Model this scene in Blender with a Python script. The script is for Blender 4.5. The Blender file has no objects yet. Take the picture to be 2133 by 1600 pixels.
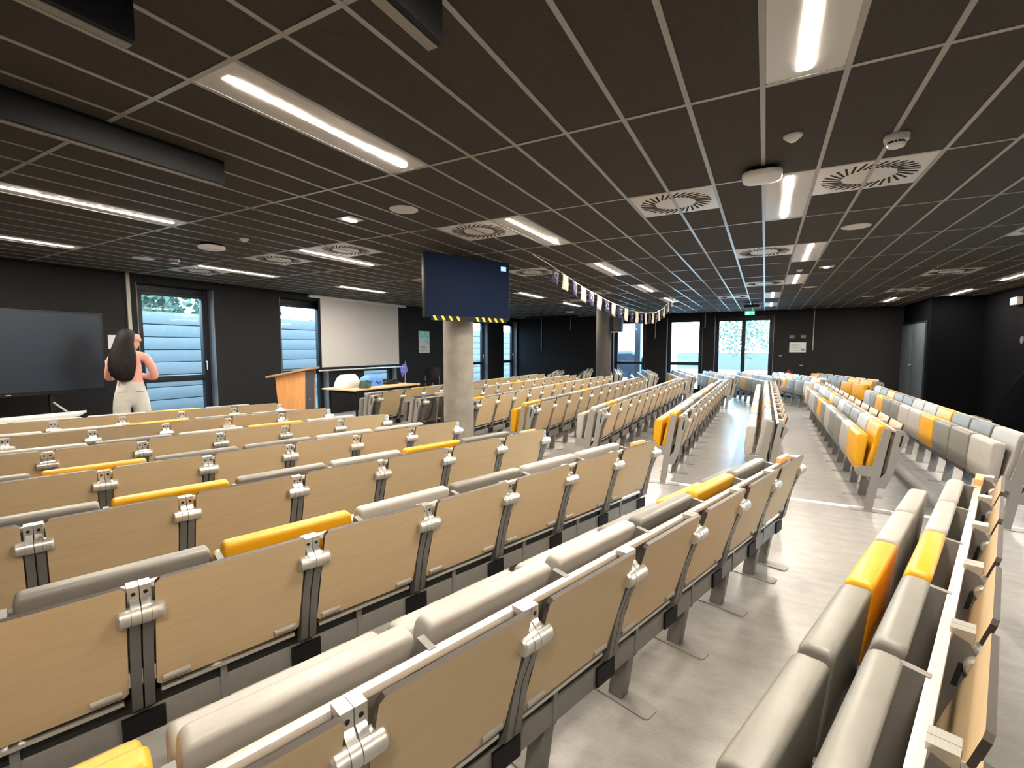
import bpy, bmesh, math, random
from mathutils import Vector, Matrix
random.seed(7)
C = bpy.context.scene.collection
R = math.radians
PI = math.pi
sc = bpy.context.scene

# ------------------------------------------------------------------ camera, world, exposure
H = 1.45                                    # eye height above the floor
CEIL = 2.565
YAW, PITCH, FPX = -0.4983, -0.0772, 965.5
cam = bpy.data.objects.new('camera', bpy.data.cameras.new('camera'))
C.objects.link(cam)
cam.location = (0, 0, H)
cam.rotation_euler = (PI/2 + PITCH, 0, -YAW)
cam.data.sensor_width = 36.0
cam.data.lens = FPX / 2133 * 36.0
cam.data.clip_start = 0.02
cam.data.clip_end = 200
sc.camera = cam

SKY = 11.0
LED = 340.0
w = bpy.data.worlds.new('sky')
sc.world = w
w.use_nodes = True
w.node_tree.nodes['Background'].inputs[0].default_value = (0.46, 0.74, 1.0, 1)
w.node_tree.nodes['Background'].inputs[1].default_value = SKY
sc.view_settings.view_transform = 'Standard'
sc.view_settings.look = 'None'
sc.view_settings.exposure = 0.65
sc.view_settings.gamma = 1.0
sc.view_settings.use_curve_mapping = False
sc.cycles.use_denoising = True
sc.cycles.max_bounces = 8
sc.cycles.diffuse_bounces = 4
sc.cycles.glossy_bounces = 3
sc.cycles.transparent_max_bounces = 8
sc.cycles.sample_clamp_indirect = 6.0

# ------------------------------------------------------------------ materials
def mat(name, col, rough=0.6, metal=0.0, nscale=0, namt=0.0, stretch=None, bump=0.0, bscale=None, emit=None, estr=0, spec=0.5, coat=0.0):
    m = bpy.data.materials.new(name)
    m.use_nodes = True
    nt = m.node_tree
    b = nt.nodes['Principled BSDF']
    b.inputs['Base Color'].default_value = (*col, 1)
    b.inputs['Roughness'].default_value = rough
    b.inputs['Metallic'].default_value = metal
    b.inputs['Specular IOR Level'].default_value = spec
    if coat: b.inputs['Coat Weight'].default_value = coat
    if emit:
        b.inputs['Emission Color'].default_value = (*emit, 1)
        b.inputs['Emission Strength'].default_value = estr
    if nscale or bump:
        tc = nt.nodes.new('ShaderNodeTexCoord')
        mp = nt.nodes.new('ShaderNodeMapping')
        if stretch: mp.inputs['Scale'].default_value = stretch
        nt.links.new(tc.outputs['Object'], mp.inputs['Vector'])
    if nscale:
        n = nt.nodes.new('ShaderNodeTexNoise')
        n.inputs['Scale'].default_value = nscale
        n.inputs['Detail'].default_value = 5
        nt.links.new(mp.outputs[0], n.inputs['Vector'])
        r = nt.nodes.new('ShaderNodeValToRGB')
        r.color_ramp.elements[0].position = 0.3
        r.color_ramp.elements[1].position = 0.7
        lo = [max(0, c * (1 - namt)) for c in col]; hi = [min(1, c * (1 + namt)) for c in col]
        r.color_ramp.elements[0].color = (*lo, 1); r.color_ramp.elements[1].color = (*hi, 1)
        nt.links.new(n.outputs['Fac'], r.inputs[0])
        nt.links.new(r.outputs[0], b.inputs['Base Color'])
    if bump:
        n2 = nt.nodes.new('ShaderNodeTexNoise')
        n2.inputs['Scale'].default_value = bscale or 200
        n2.inputs['Detail'].default_value = 3
        nt.links.new(mp.outputs[0], n2.inputs['Vector'])
        bp = nt.nodes.new('ShaderNodeBump')
        bp.inputs['Strength'].default_value = bump
        bp.inputs['Distance'].default_value = 0.002
        nt.links.new(n2.outputs['Fac'], bp.inputs['Height'])
        nt.links.new(bp.outputs[0], b.inputs['Normal'])
    return m

def glass_mat():
    m = bpy.data.materials.new('window_glass')
    m.use_nodes = True
    nt = m.node_tree
    nt.nodes.remove(nt.nodes['Principled BSDF'])
    out = nt.nodes['Material Output']
    t = nt.nodes.new('ShaderNodeBsdfTransparent'); t.inputs[0].default_value = (0.93, 0.98, 0.99, 1)
    g = nt.nodes.new('ShaderNodeBsdfGlossy'); g.inputs['Roughness'].default_value = 0.03
    lw = nt.nodes.new('ShaderNodeFresnel'); lw.inputs[0].default_value = 1.45
    mx = nt.nodes.new('ShaderNodeMixShader')
    nt.links.new(lw.outputs[0], mx.inputs[0]); nt.links.new(t.outputs[0], mx.inputs[1]); nt.links.new(g.outputs[0], mx.inputs[2])
    nt.links.new(mx.outputs[0], out.inputs[0])
    return m

def floor_mat():
    m = mat('concrete_vinyl', (0.33, 0.30, 0.265), 0.34, spec=0.4)
    nt = m.node_tree; b = nt.nodes['Principled BSDF']
    tc = nt.nodes.new('ShaderNodeTexCoord')
    cols = []
    for sc_, st in ((0.9, (1, 1, 1)), (6.0, (1, 2.2, 1)), (38, (1, 3, 1))):
        mp = nt.nodes.new('ShaderNodeMapping'); mp.inputs['Scale'].default_value = st
        nt.links.new(tc.outputs['Object'], mp.inputs[0])
        n = nt.nodes.new('ShaderNodeTexNoise'); n.inputs['Scale'].default_value = sc_; n.inputs['Detail'].default_value = 6
        nt.links.new(mp.outputs[0], n.inputs['Vector']); cols.append(n.outputs['Fac'])
    def mix(a, bb, op, v=None):
        q = nt.nodes.new('ShaderNodeMath'); q.operation = op
        nt.links.new(a, q.inputs[0])
        if v is None: nt.links.new(bb, q.inputs[1])
        else: q.inputs[1].default_value = v
        return q.outputs[0]
    s = mix(mix(cols[0], cols[1], 'ADD'), mix(cols[2], None, 'MULTIPLY', 0.6), 'ADD')
    s = mix(s, None, 'DIVIDE', 2.6)
    r = nt.nodes.new('ShaderNodeValToRGB')
    r.color_ramp.elements[0].position = 0.36; r.color_ramp.elements[0].color = (0.185, 0.178, 0.166, 1)
    r.color_ramp.elements[1].position = 0.64; r.color_ramp.elements[1].color = (0.315, 0.303, 0.285, 1)
    nt.links.new(s, r.inputs[0]); nt.links.new(r.outputs[0], b.inputs['Base Color'])
    return m

M = dict(
    floor=floor_mat(),
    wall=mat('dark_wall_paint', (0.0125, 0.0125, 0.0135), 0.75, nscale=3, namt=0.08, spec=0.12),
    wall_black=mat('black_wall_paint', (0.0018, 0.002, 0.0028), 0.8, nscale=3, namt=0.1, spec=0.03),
    tile=mat('charcoal_ceiling_tile', (0.052, 0.044, 0.036), 0.85, nscale=60, namt=0.12, bump=0.15, bscale=300, spec=0.25),
    grid=mat('grey_ceiling_bar', (0.30, 0.29, 0.28), 0.30, 0.15),
    panel=mat('white_enamel', (0.60, 0.575, 0.55), 0.45),
    slot=mat('slot_black', (0.006, 0.006, 0.006), 0.9),
    led=mat('led_diffuser', (0.9, 0.9, 0.9), 0.5, emit=(1.0, 0.89, 0.75), estr=LED),
    lamp_small=mat('small_lamp', (0.9, 0.9, 0.9), 0.5, emit=(0.85, 0.92, 1.0), estr=7),
    plastic_white=mat('white_plastic', (0.60, 0.58, 0.55), 0.4),
    black=mat('black_plastic', (0.008, 0.008, 0.009), 0.5, spec=0.15),
    rubber=mat('black_rubber', (0.012, 0.012, 0.012), 0.7),
    frame=mat('anthracite_frame', (0.008, 0.010, 0.014), 0.45, spec=0.2),
    glass=glass_mat(),
    reveal=mat('grey_reveal', (0.10, 0.105, 0.115), 0.6),
    steel=mat('grey_painted_steel', (0.17, 0.163, 0.15), 0.45, 0.0, nscale=40, namt=0.05),
    steel_light=mat('light_grey_plate', (0.21, 0.20, 0.185), 0.45),
    alu=mat('brushed_aluminium', (0.62, 0.60, 0.55), 0.30, 0.75, nscale=90, namt=0.08, stretch=(0.2, 6, 6)),
    rail=mat('pale_rail', (0.62, 0.59, 0.54), 0.26, 0.35),
    bar=mat('dark_grey_bar', (0.15, 0.145, 0.14), 0.38, 0.3),
    wood=mat('pale_beech_laminate', (0.46, 0.34, 0.195), 0.45, nscale=3.2, namt=0.05, stretch=(1.6, 30, 30), bump=0.05, bscale=8),
    edge=mat('dark_edge_band', (0.035, 0.026, 0.020), 0.5),
    oak_block=mat('golden_beech', (0.62, 0.36, 0.14), 0.45, nscale=6, namt=0.12, stretch=(1, 12, 12)),
    white=mat('off_white_vinyl', (0.33, 0.31, 0.28), 0.45, nscale=14, namt=0.04, bump=0.12, bscale=420),
    grey=mat('warm_grey_vinyl', (0.155, 0.147, 0.128), 0.45, nscale=14, namt=0.05, bump=0.12, bscale=420),
    dark=mat('charcoal_vinyl', (0.10, 0.088, 0.075), 0.5, nscale=14, namt=0.05, bump=0.12, bscale=420),
    yellow=mat('yellow_vinyl', (0.56, 0.275, 0.004), 0.42, nscale=14, namt=0.04, bump=0.12, bscale=420),
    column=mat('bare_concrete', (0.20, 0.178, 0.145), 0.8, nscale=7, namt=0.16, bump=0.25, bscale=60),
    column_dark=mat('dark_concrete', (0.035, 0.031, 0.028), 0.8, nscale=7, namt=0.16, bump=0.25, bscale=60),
    screen_off=mat('dark_screen_glass', (0.006, 0.010, 0.024), 0.5, spec=0.02, emit=(0.02, 0.03, 0.09), estr=0.03),
    monitor_off=mat('matte_screen_glass', (0.006, 0.009, 0.014), 0.36, spec=0.28),
    osd=mat('screen_label', (0.1, 0.2, 0.5), 0.5, emit=(0.22, 0.52, 1.0), estr=0.9),
    osd_text=mat('screen_label_text', (0.6, 0.7, 1), 0.5, emit=(0.75, 0.88, 1.0), estr=1.0),
    hazard=mat('hazard_yellow', (0.82, 0.40, 0.02), 0.55),
    canvas=mat('projection_canvas', (0.42, 0.405, 0.385), 0.9),
    lect=mat('orange_beech', (0.58, 0.27, 0.095), 0.45, nscale=4, namt=0.12, stretch=(10, 10, 1)),
    lect_top=mat('beech_top', (0.36, 0.21, 0.11), 0.45, nscale=4, namt=0.1, stretch=(2, 14, 14)),
    lect_dark=mat('slate_grey_panel', (0.055, 0.055, 0.062), 0.6),
    table=mat('table_beech', (0.66, 0.40, 0.20), 0.45, nscale=4, namt=0.12, stretch=(14, 2, 14)),
    paper=mat('white_paper', (0.42, 0.43, 0.45), 0.9),
    teal=mat('teal_print', (0.20, 0.46, 0.47), 0.8, nscale=9, namt=0.35),
    print_grey=mat('grey_print', (0.13, 0.135, 0.145), 0.8),
    bag_white=mat('white_cloth', (0.78, 0.74, 0.68), 0.8, nscale=10, namt=0.04, bump=0.4, bscale=14),
    bag_green=mat('dark_green_nylon', (0.035, 0.075, 0.060), 0.5, nscale=18, namt=0.4, bump=0.5, bscale=26),
    bag_blue=mat('blue_nylon', (0.07, 0.24, 0.72), 0.5, nscale=9, namt=0.2, bump=0.4, bscale=16),
    navy=mat('navy_cloth', (0.022, 0.024, 0.085), 0.8),
    flag_blue=mat('flag_blue', (0.10, 0.13, 0.55), 0.8),
    star=mat('pale_star', (0.55, 0.5, 0.42), 0.8),
    cream=mat('cream_cloth', (0.78, 0.70, 0.55), 0.85),
    conduit=mat('pale_conduit', (0.26, 0.24, 0.21), 0.5),
    door_grey=mat('grey_door_leaf', (0.055, 0.068, 0.082), 0.42, nscale=2, namt=0.05),
    exit_green=mat('exit_green', (0.02, 0.35, 0.16), 0.5, emit=(0.03, 0.75, 0.36), estr=0.9),
    exit_white=mat('exit_white', (0.8, 0.9, 0.85), 0.5, emit=(0.8, 1.0, 0.9), estr=1.0),
    red_brown=mat('extinguisher_red', (0.20, 0.02, 0.015), 0.35),
    coat=mat('black_coat', (0.002, 0.002, 0.0025), 0.95, spec=0.03, nscale=20, namt=0.4),
    skin=mat('skin', (0.50, 0.27, 0.19), 0.55),
    hair=mat('black_hair', (0.006, 0.004, 0.004), 0.6, spec=0.2, nscale=14, namt=0.6, stretch=(14, 14, 1), bump=0.8, bscale=30),
    pink=mat('pink_knit', (0.62, 0.30, 0.25), 0.9, nscale=30, namt=0.05, bump=0.5, bscale=40),
    belt=mat('dark_hem', (0.07, 0.045, 0.04), 0.8),
    trousers=mat('ecru_denim', (0.46, 0.45, 0.41), 0.85, nscale=12, namt=0.07, bump=0.4, bscale=30),
    shoe=mat('shoe_white', (0.6, 0.58, 0.55), 0.6),
    ground=mat('pale_paving', (0.30, 0.30, 0.29), 0.9, nscale=2, namt=0.15),
    gravel=mat('gravel_grass', (0.045, 0.06, 0.048), 0.95, nscale=9, namt=0.6),
    board=mat('white_cladding', (0.115, 0.12, 0.12), 0.7, nscale=5, namt=0.04),
    leaf=mat('leaf_green', (0.075, 0.11, 0.075), 0.8, nscale=30, namt=0.4),
    car=mat('grey_car_paint', (0.03, 0.038, 0.05), 0.25, 0.3),
    alloy=mat('alloy', (0.6, 0.62, 0.65), 0.35, 0.6),
    white_post=mat('grey_post', (0.05, 0.06, 0.075), 0.6),
)

# ------------------------------------------------------------------ mesh helpers
class MB:
    def __init__(s): s.v = []; s.f = []; s.m = []; s.s = []
    def add(s, vs, fs, mi=0, smooth=False):
        o = len(s.v); s.v += [tuple(p) for p in vs]
        for f in fs:
            s.f.append([i + o for i in f]); s.m.append(mi); s.s.append(smooth)
        return s
    def box(s, x0, x1, y0, y1, z0, z1, mi=0):
        vs = [(x, y, z) for x in (x0, x1) for y in (y0, y1) for z in (z0, z1)]
        return s.add(vs, [(0, 1, 3, 2), (4, 6, 7, 5), (0, 4, 5, 1), (2, 3, 7, 6), (0, 2, 6, 4), (1, 5, 7, 3)], mi)
    def xbox(s, mtx, x0, x1, y0, y1, z0, z1, mi=0):
        vs = [mtx @ Vector((x, y, z)) for x in (x0, x1) for y in (y0, y1) for z in (z0, z1)]
        return s.add(vs, [(0, 1, 3, 2), (4, 6, 7, 5), (0, 4, 5, 1), (2, 3, 7, 6), (0, 2, 6, 4), (1, 5, 7, 3)], mi)
    def prism_x(s, poly, x0, x1, mi=0, smooth=False, capmi=None):
        n = len(poly)
        vs = [(x0, y, z) for y, z in poly] + [(x1, y, z) for y, z in poly]
        s.add(vs, [(i, (i + 1) % n, n + (i + 1) % n, n + i) for i in range(n)], mi, smooth)
        o = len(s.v) - 2 * n
        cm = mi if capmi is None else capmi
        s.f += [list(range(o, o + n))[::-1], list(range(o + n, o + 2 * n))]; s.m += [cm, cm]; s.s += [False, False]
        return s
    def cyl(s, p0, p1, r0, r1=None, n=14, mi=0, caps=True, smooth=True):
        r1 = r0 if r1 is None else r1
        p0 = Vector(p0); p1 = Vector(p1); d = (p1 - p0).normalized()
        a = d.orthogonal().normalized(); b = d.cross(a)
        vs = [p + (a * math.cos(t) + b * math.sin(t)) * r for p, r in ((p0, r0), (p1, r1)) for t in [2 * PI * i / n for i in range(n)]]
        s.add(vs, [(i, (i + 1) % n, n + (i + 1) % n, n + i) for i in range(n)], mi, smooth)
        if caps:
            o = len(s.v) - 2 * n
            s.f += [list(range(o, o + n))[::-1], list(range(o + n, o + 2 * n))]; s.m += [mi, mi]; s.s += [False, False]
        return s
    def lathe(s, prof, n=20, mi=0, c=(0, 0, 0), sx=1, sy=1):
        vs = []
        for r, z in prof:
            vs += [(c[0] + r * sx * math.cos(2 * PI * i / n), c[1] + r * sy * math.sin(2 * PI * i / n), c[2] + z) for i in range(n)]
        fs = [(k * n + i, k * n + (i + 1) % n, (k + 1) * n + (i + 1) % n, (k + 1) * n + i) for k in range(len(prof) - 1) for i in range(n)]
        s.add(vs, fs, mi, True)
        o = len(s.v) - len(vs)
        s.f += [list(range(o, o + n))[::-1], list(range(len(s.v) - n, len(s.v)))]; s.m += [mi, mi]; s.s += [False, False]
        return s
    def loft(s, rings, mi=0, caps=True):
        n = len(rings[0]); vs = [p for r in rings for p in r]
        fs = [(k * n + i, k * n + (i + 1) % n, (k + 1) * n + (i + 1) % n, (k + 1) * n + i) for k in range(len(rings) - 1) for i in range(n)]
        s.add(vs, fs, mi, True)
        if caps:
            o = len(s.v) - len(vs)
            s.f += [list(range(o, o + n))[::-1], list(range(len(s.v) - n, len(s.v)))]; s.m += [mi, mi]; s.s += [False, False]
        return s
    def mesh(s, name, mats, bevel=0, seg=2, fix=True):
        me = bpy.data.meshes.new(name)
        me.from_pydata(s.v, [], s.f)
        for m_ in (mats if isinstance(mats, (list, tuple)) else [mats]): me.materials.append(m_)
        for p, mi, sm in zip(me.polygons, s.m, s.s): p.material_index = mi; p.use_smooth = sm
        if fix or bevel:
            bm = bmesh.new(); bm.from_mesh(me)
            if fix: bmesh.ops.recalc_face_normals(bm, faces=bm.faces)
            if bevel:
                bmesh.ops.bevel(bm, geom=[e for e in bm.edges if len(e.link_faces) == 2 and e.calc_face_angle(0) > 0.5], offset=bevel, segments=seg, affect='EDGES', profile=0.6, clamp_overlap=True)
            bm.to_mesh(me); bm.free()
        me.update()
        me.set_sharp_from_angle(angle=0.75)
        return me

def link(name, me, parent=None, loc=(0, 0, 0), rz=0):
    o = bpy.data.objects.new(name, me); C.objects.link(o)
    o.location = loc; o.rotation_euler = (0, 0, rz)
    if parent: o.parent = parent
    return o
def obj(name, mb, mats, parent=None, loc=(0, 0, 0), rz=0, bevel=0, seg=2):
    return link(name, mb.mesh(name, mats, bevel, seg), parent, loc, rz)
def tag(o, label=None, cat=None, group=None, kind=None):
    if label: o['label'] = label
    if cat: o['category'] = cat
    if group: o['group'] = group
    if kind: o['kind'] = kind
    return o
def thing(name, label, cat, loc=(0, 0, 0), rz=0, group=None):
    o = bpy.data.objects.new(name, None); C.objects.link(o)
    o.empty_display_size = 0.05
    o.location = loc; o.rotation_euler = (0, 0, rz)
    return tag(o, label, cat, group)
def struct(name, mb, mats, parent=None, bevel=0):
    o = obj(name, mb, mats, parent, bevel=bevel)
    if not parent: o['kind'] = 'structure'
    return o

RM = cam.rotation_euler.to_matrix().transposed()
def pix(p):
    d = RM @ (Vector(p) - cam.location)
    if d.z > -0.05: return None
    return (1066.5 + FPX * d.x / -d.z, 800 - FPX * d.y / -d.z, -d.z)
def seen(pts, mg=25):
    for p in pts:
        q = pix(p)
        if q and -mg < q[0] < 2133 + mg and -mg < q[1] < 1600 + mg: return True
    return False

def round_poly(pts, rad, seg=5):
    out = []; n = len(pts)
    for i in range(n):
        p = Vector(pts[i]); a = Vector(pts[i - 1]) - p; b = Vector(pts[(i + 1) % n]) - p
        r = min(rad[i] if isinstance(rad, (list, tuple)) else rad, a.length * .49, b.length * .49)
        pa = p + a.normalized() * r; pb = p + b.normalized() * r
        for k in range(seg + 1):
            t = k / seg
            out.append(tuple((1 - t) ** 2 * pa + 2 * t * (1 - t) * p + t * t * pb))
    return out
def pillow_x(poly, x0, x1, r, mats, name):
    """Extrude a rounded profile along x with softened ends."""
    c = Vector((sum(p[0] for p in poly) / len(poly), sum(p[1] for p in poly) / len(poly)))
    def ring(x, ins):
        o = []
        for p in poly:
            q = Vector(p); d = c - q
            q = q + d.normalized() * min(ins, d.length * .8)
            o.append((x, q.x, q.y))
        return o
    rings = [ring(x0, r), ring(x0 + r * .13, r * .5), ring(x0 + r * .5, r * .13), ring(x0 + r, 0), ring(x1 - r, 0), ring(x1 - r * .5, r * .13), ring(x1 - r * .13, r * .5), ring(x1, r)]
    mb = MB(); mb.loft(rings)
    return mb.mesh(name, mats)

# ------------------------------------------------------------------ room shell
XW, XE, YN, YS = -8.35, 4.05, 15.8, -2.6     # screen wall, dark side wall, glass-door wall, wall behind the camera
TH = 0.30
fl = struct('floor', MB().box(XW - TH, XE + TH, YS - TH, YN + TH, -0.12, 0), M['floor'])
tag(obj('floor_strip', MB().box(XW, XE, 5.10, 5.165, 0, 0.004), mat('white_floor_strip', (0.85, 0.84, 0.80), 0.5)), kind='structure').name = 'trim_1'

def wall_with_openings(name, axis, pos, thick, lo, hi, ops, m, zt=2.85):
    """axis 'x': wall plane at x=pos running along y; openings (a,b,ztop)."""
    mb = MB()
    def put(a, b, z0, z1):
        if axis == 'x': mb.box(min(pos, pos + thick), max(pos, pos + thick), a, b, z0, z1)
        else: mb.box(a, b, min(pos, pos + thick), max(pos, pos + thick), z0, z1)
    cur = lo
    for a, b, z in sorted(ops):
        put(cur, a, 0, zt); put(a, b, z, zt); cur = b
    put(cur, hi, 0, zt)
    return struct(name, mb, m)
WTOP = 2.44
west_ops = [(3.50, 4.62, WTOP), (5.85, 6.97, WTOP), (7.98, 9.10, WTOP), (12.42, 13.60, WTOP), (14.70, 15.72, WTOP)]
north_ops = [(-4.62, -3.52, WTOP), (-2.84, -1.74, WTOP), (-1.40, 0.22, WTOP)]
east_ops = [(4.4, 5.5, 2.3), (6.0, 7.1, 2.3)]  # out of view, invented to give the monitor its bluish reflection
wall_with_openings('wall_west', 'x', XW, -TH, YS, YN + TH, west_ops, M['wall'])
wall_with_openings('wall_north', 'y', YN, TH, XW, 3.20, north_ops, M['wall'])
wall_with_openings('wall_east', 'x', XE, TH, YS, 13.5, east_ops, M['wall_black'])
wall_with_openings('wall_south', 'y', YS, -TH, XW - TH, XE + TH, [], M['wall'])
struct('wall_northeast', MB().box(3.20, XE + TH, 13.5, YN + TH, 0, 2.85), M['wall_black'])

def window(n, axis, pos, a, b, zt, inset, handle=None, leafs=1, mull=0.95, sgn=-1):
    """Aluminium window set back in the wall; sgn gives the outward direction."""
    f = 0.07; d0 = pos + sgn * inset; d1 = d0 + sgn * 0.07
    mb = MB()
    def bx(m_, u0, u1, z0, z1, e=0.0):
        x0, x1 = sorted((d0 - sgn * e, d1))
        if axis == 'x': m_.box(x0, x1, u0, u1, z0, z1)
        else: m_.box(u0, u1, x0, x1, z0, z1)
    bx(mb, a, a + f, 0.0, zt); bx(mb, b - f, b, 0.0, zt); bx(mb, a + f, b - f, zt - f - .03, zt); bx(mb, a + f, b - f, 0, 0.09)
    sash = []
    for k in range(leafs):
        u0 = a + f + (b - a - 2 * f) * k / leafs; u1 = a + f + (b - a - 2 * f) * (k + 1) / leafs
        sash.append((u0, u1))
    root = struct(('door_' if leafs == 2 else 'window_') + str(n), mb, M['frame'], bevel=0.004)
    for u0, u1 in sash:
        s = MB(); e = 0.02; g = 0.055
        zz = [(0.10, mull - 0.045), (mull + 0.045, zt - f - .03)] if mull else [(0.10, zt - f - .03)]
        bx(s, u0, u0 + g, 0.09, zt - f - .03, e); bx(s, u1 - g, u1, 0.09, zt - f - .03, e)
        bx(s, u0 + g, u1 - g, 0.09, 0.15, e); bx(s, u0 + g, u1 - g, zt - f - .03 - g, zt - f - .03, e)
        if mull: bx(s, u0 + g, u1 - g, mull - .05, mull + .05, e)
        obj('sash', s, M['frame'], root, bevel=0.004)
        for z0, z1 in zz:
            p = MB(); m_ = (d0 + d1) / 2
            if axis == 'x': p.add([(m_, u0 + g - .01, z0), (m_, u1 - g + .01, z0), (m_, u1 - g + .01, z1), (m_, u0 + g - .01, z1)], [(0, 1, 2, 3)])
            else: p.add([(u0 + g - .01, m_, z0), (u1 - g + .01, m_, z0), (u1 - g + .01, m_, z1), (u0 + g - .01, m_, z1)], [(0, 1, 2, 3)])
            link('pane', p.mesh('pane', M['glass'], fix=False), root)
    rv = MB(); r0, r1 = sorted((pos, d0))
    for u0, u1 in ((a, a + .012), (b - .012, b)):
        if axis == 'x': rv.box(r0, r1, u0, u1, 0, zt)
        else: rv.box(u0, u1, r0, r1, 0, zt)
    obj('reveal', rv, M['reveal'], root)
    if handle:
        hb = MB(); q = d0 - sgn * 0.055
        P = (lambda u, z, o: (d0 - sgn * o, u, z)) if axis == 'x' else (lambda u, z, o: (u, d0 - sgn * o, z))
        hb.cyl(P(handle, 1.22, .02), P(handle, 1.22, .06), .008, n=8); hb.cyl(P(handle, 1.23, .06), P(handle, 1.08, .06), .008, n=8)
        obj('handle', hb, M['alu'], root)
    return root
for i, (a, b, z) in enumerate(west_ops): window(i + 1, 'x', XW, a, b, z, 0.16, handle=b - 0.10)
for i, (a, b, z) in enumerate(north_ops[:2]): window(i + 6, 'y', YN, a, b, z, 0.16, sgn=1)
window(1, 'y', YN, *north_ops[2], 0.16, leafs=2, mull=None, sgn=1, handle=-0.50)
for i, (a, b, z) in enumerate(east_ops): window(i + 8, 'x', XE, a, b, z, 0.16, sgn=1)  # the invented, unseen side-wall windows

# ------------------------------------------------------------------ ceiling: grid, tiles, lights, vents
UX = lambda u: u * 0.3 - 0.05
VY = lambda v: v * 1.2 + 2.34
U0, U1, V0, V1 = -28, 14, -5, 12
lights = [(0, -3, 'a'), (11, 2, 'e'), (11, 0, 'e'), (11, -2, 'e')]   # (u, v, line); these are unseen, added to brighten the tablets
for u, vs, ln in ((0, (-1, 1), 'a'), (1, (3, 5), 'a'), (0, (7, 9), 'a'), (-7, (-1, 1, 3, 5, 7), 'b'), (-16, (-1, 1), 'c'), (-15, (5, 7), 'c'), (-23, (-1, 1, 3), 'd'), (11, (4, 6, 8), 'e'), (8, (9,), 'e')):
    for v in vs: lights.append((u, v, ln))
vents = [(-9, 1, 0), (-15, 1, 0), (-19, 1, 0), (-25, 1, 0), (-11, 3, 0), (-3, 1, 0), (1, 1, 0), (-1, 3, 0), (-1, 5, .5), (-3, 7, .25), (7, 5, .4), (7, 7, .4), (7, 3, 0), (-17, 3, 0), (-11, 5, .4), (-20, 4, .5), (-14, 6, .5)]
taken = {}
for u, v, ln in lights: taken[(u, v)] = 'light'
for u, v, o in vents:
    for du in (0, 1): taken[(u + du, v)] = ('vent', o)
ceil = struct('ceiling', MB().box(XW - TH, XE + TH, YS - TH, YN + TH, CEIL + 0.10, CEIL + 0.2), M['slot'])
G = 0.011
long_me = MB().box(-G, G, VY(V0), YN, CEIL - 0.0015, CEIL + 0.0018).mesh('long_bar', M['grid'])
for u in range(U0, U1 + 1):
    x = UX(u)
    if x < XW or x > XE: continue
    link('grid_bar', long_me, ceil, (x, 0, 0))
cross_me = MB().box(XW, XE, -G, G, CEIL - 0.0005, CEIL + 0.0018).mesh('cross_bar', M['grid'])
for v in range(V0, V1):
    y = VY(v)
    if YS < y < YN: link('cross_bar', cross_me, ceil, (0, y, 0))
cells = []
for u in range(U0 - 1, U1):
    for v in range(V0, V1):
        x0, x1, y0, y1 = max(UX(u), XW), min(UX(u + 1), XE), max(VY(v), YS), min(VY(v + 1), YN)
        if x1 - x0 < .02 or y1 - y0 < .02: continue
        t = taken.get((u, v))
        if t == 'light': continue
        parts = [(y0, y1)]
        if t:
            o = t[1] * 1.2; parts = [(y0, y0 + o), (y0 + o + .6, y1)]
        for a, b in parts:
            if b - a < .03: continue
            qs = [pix((x, y, CEIL)) for x in (x0, x1) for y in (a, b)]
            vis = seen([(x, y, CEIL) for x in (x0, (x0 + x1) / 2, x1) for y in (a, (a + b) / 2, b)], 0)
            dist = math.hypot((x0 + x1) / 2, (a + b) / 2)
            cells.append((0 if vis else 1, dist, x0, x1, a, b))
cells.sort()
tile_me = {}
rest = MB()
for i, (nv, d, x0, x1, a, b) in enumerate(cells):
    g = -0.001
    if i < 300 and not nv:
        key = (round(x1 - x0, 3), round(b - a, 3))
        if key not in tile_me:
            hx, hy = (x1 - x0) / 2 - g, (b - a) / 2 - g
            tile_me[key] = MB().box(-hx, hx, -hy, hy, 0.002, 0.03).mesh('ceiling_tile', M['tile'])
        link('ceiling_tile', tile_me[key], ceil, ((x0 + x1) / 2, (a + b) / 2, CEIL))
    else: rest.box(x0 + g, x1 - g, a + g, b - g, CEIL + .002, CEIL + .03)
tag(obj('far_tiles', rest, M['tile'], ceil), kind='stuff')

line_name = {'a': 'above the middle aisle', 'b': 'line by the pillar screen', 'c': 'line before the projection screen', 'd': 'line along the screen wall', 'e': 'by the black side wall'}
ords = ['first', 'second', 'third', 'fourth', 'fifth', 'sixth', 'seventh', 'eighth', 'ninth', 'tenth', 'eleventh', 'twelfth', 'thirteenth']
pan_me = MB().box(-.139, .139, -.589, .589, 0.002, 0.03).mesh('light_panel', M['panel'], bevel=0.003)
led_me = MB().box(-.021, .021, -.545, .545, 0.0008, 0.004).mesh('led_strip', M['led'], bevel=0.003)
for ln in 'abcde':
    L = sorted([q for q in lights if q[2] == ln], key=lambda q: -q[1])
    for k, (u, v, _) in enumerate(L):
        t = thing('ceiling_light', f'recessed LED ceiling light, {ords[k]} from the glass doors, {line_name[ln]}', 'ceiling light', (UX(u + .5), VY(v + .5), CEIL), 0, 'recessed ceiling lights')  # label also covers the added unseen lights
        link('light_panel', pan_me, t); link('led_strip', led_me, t)

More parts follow.
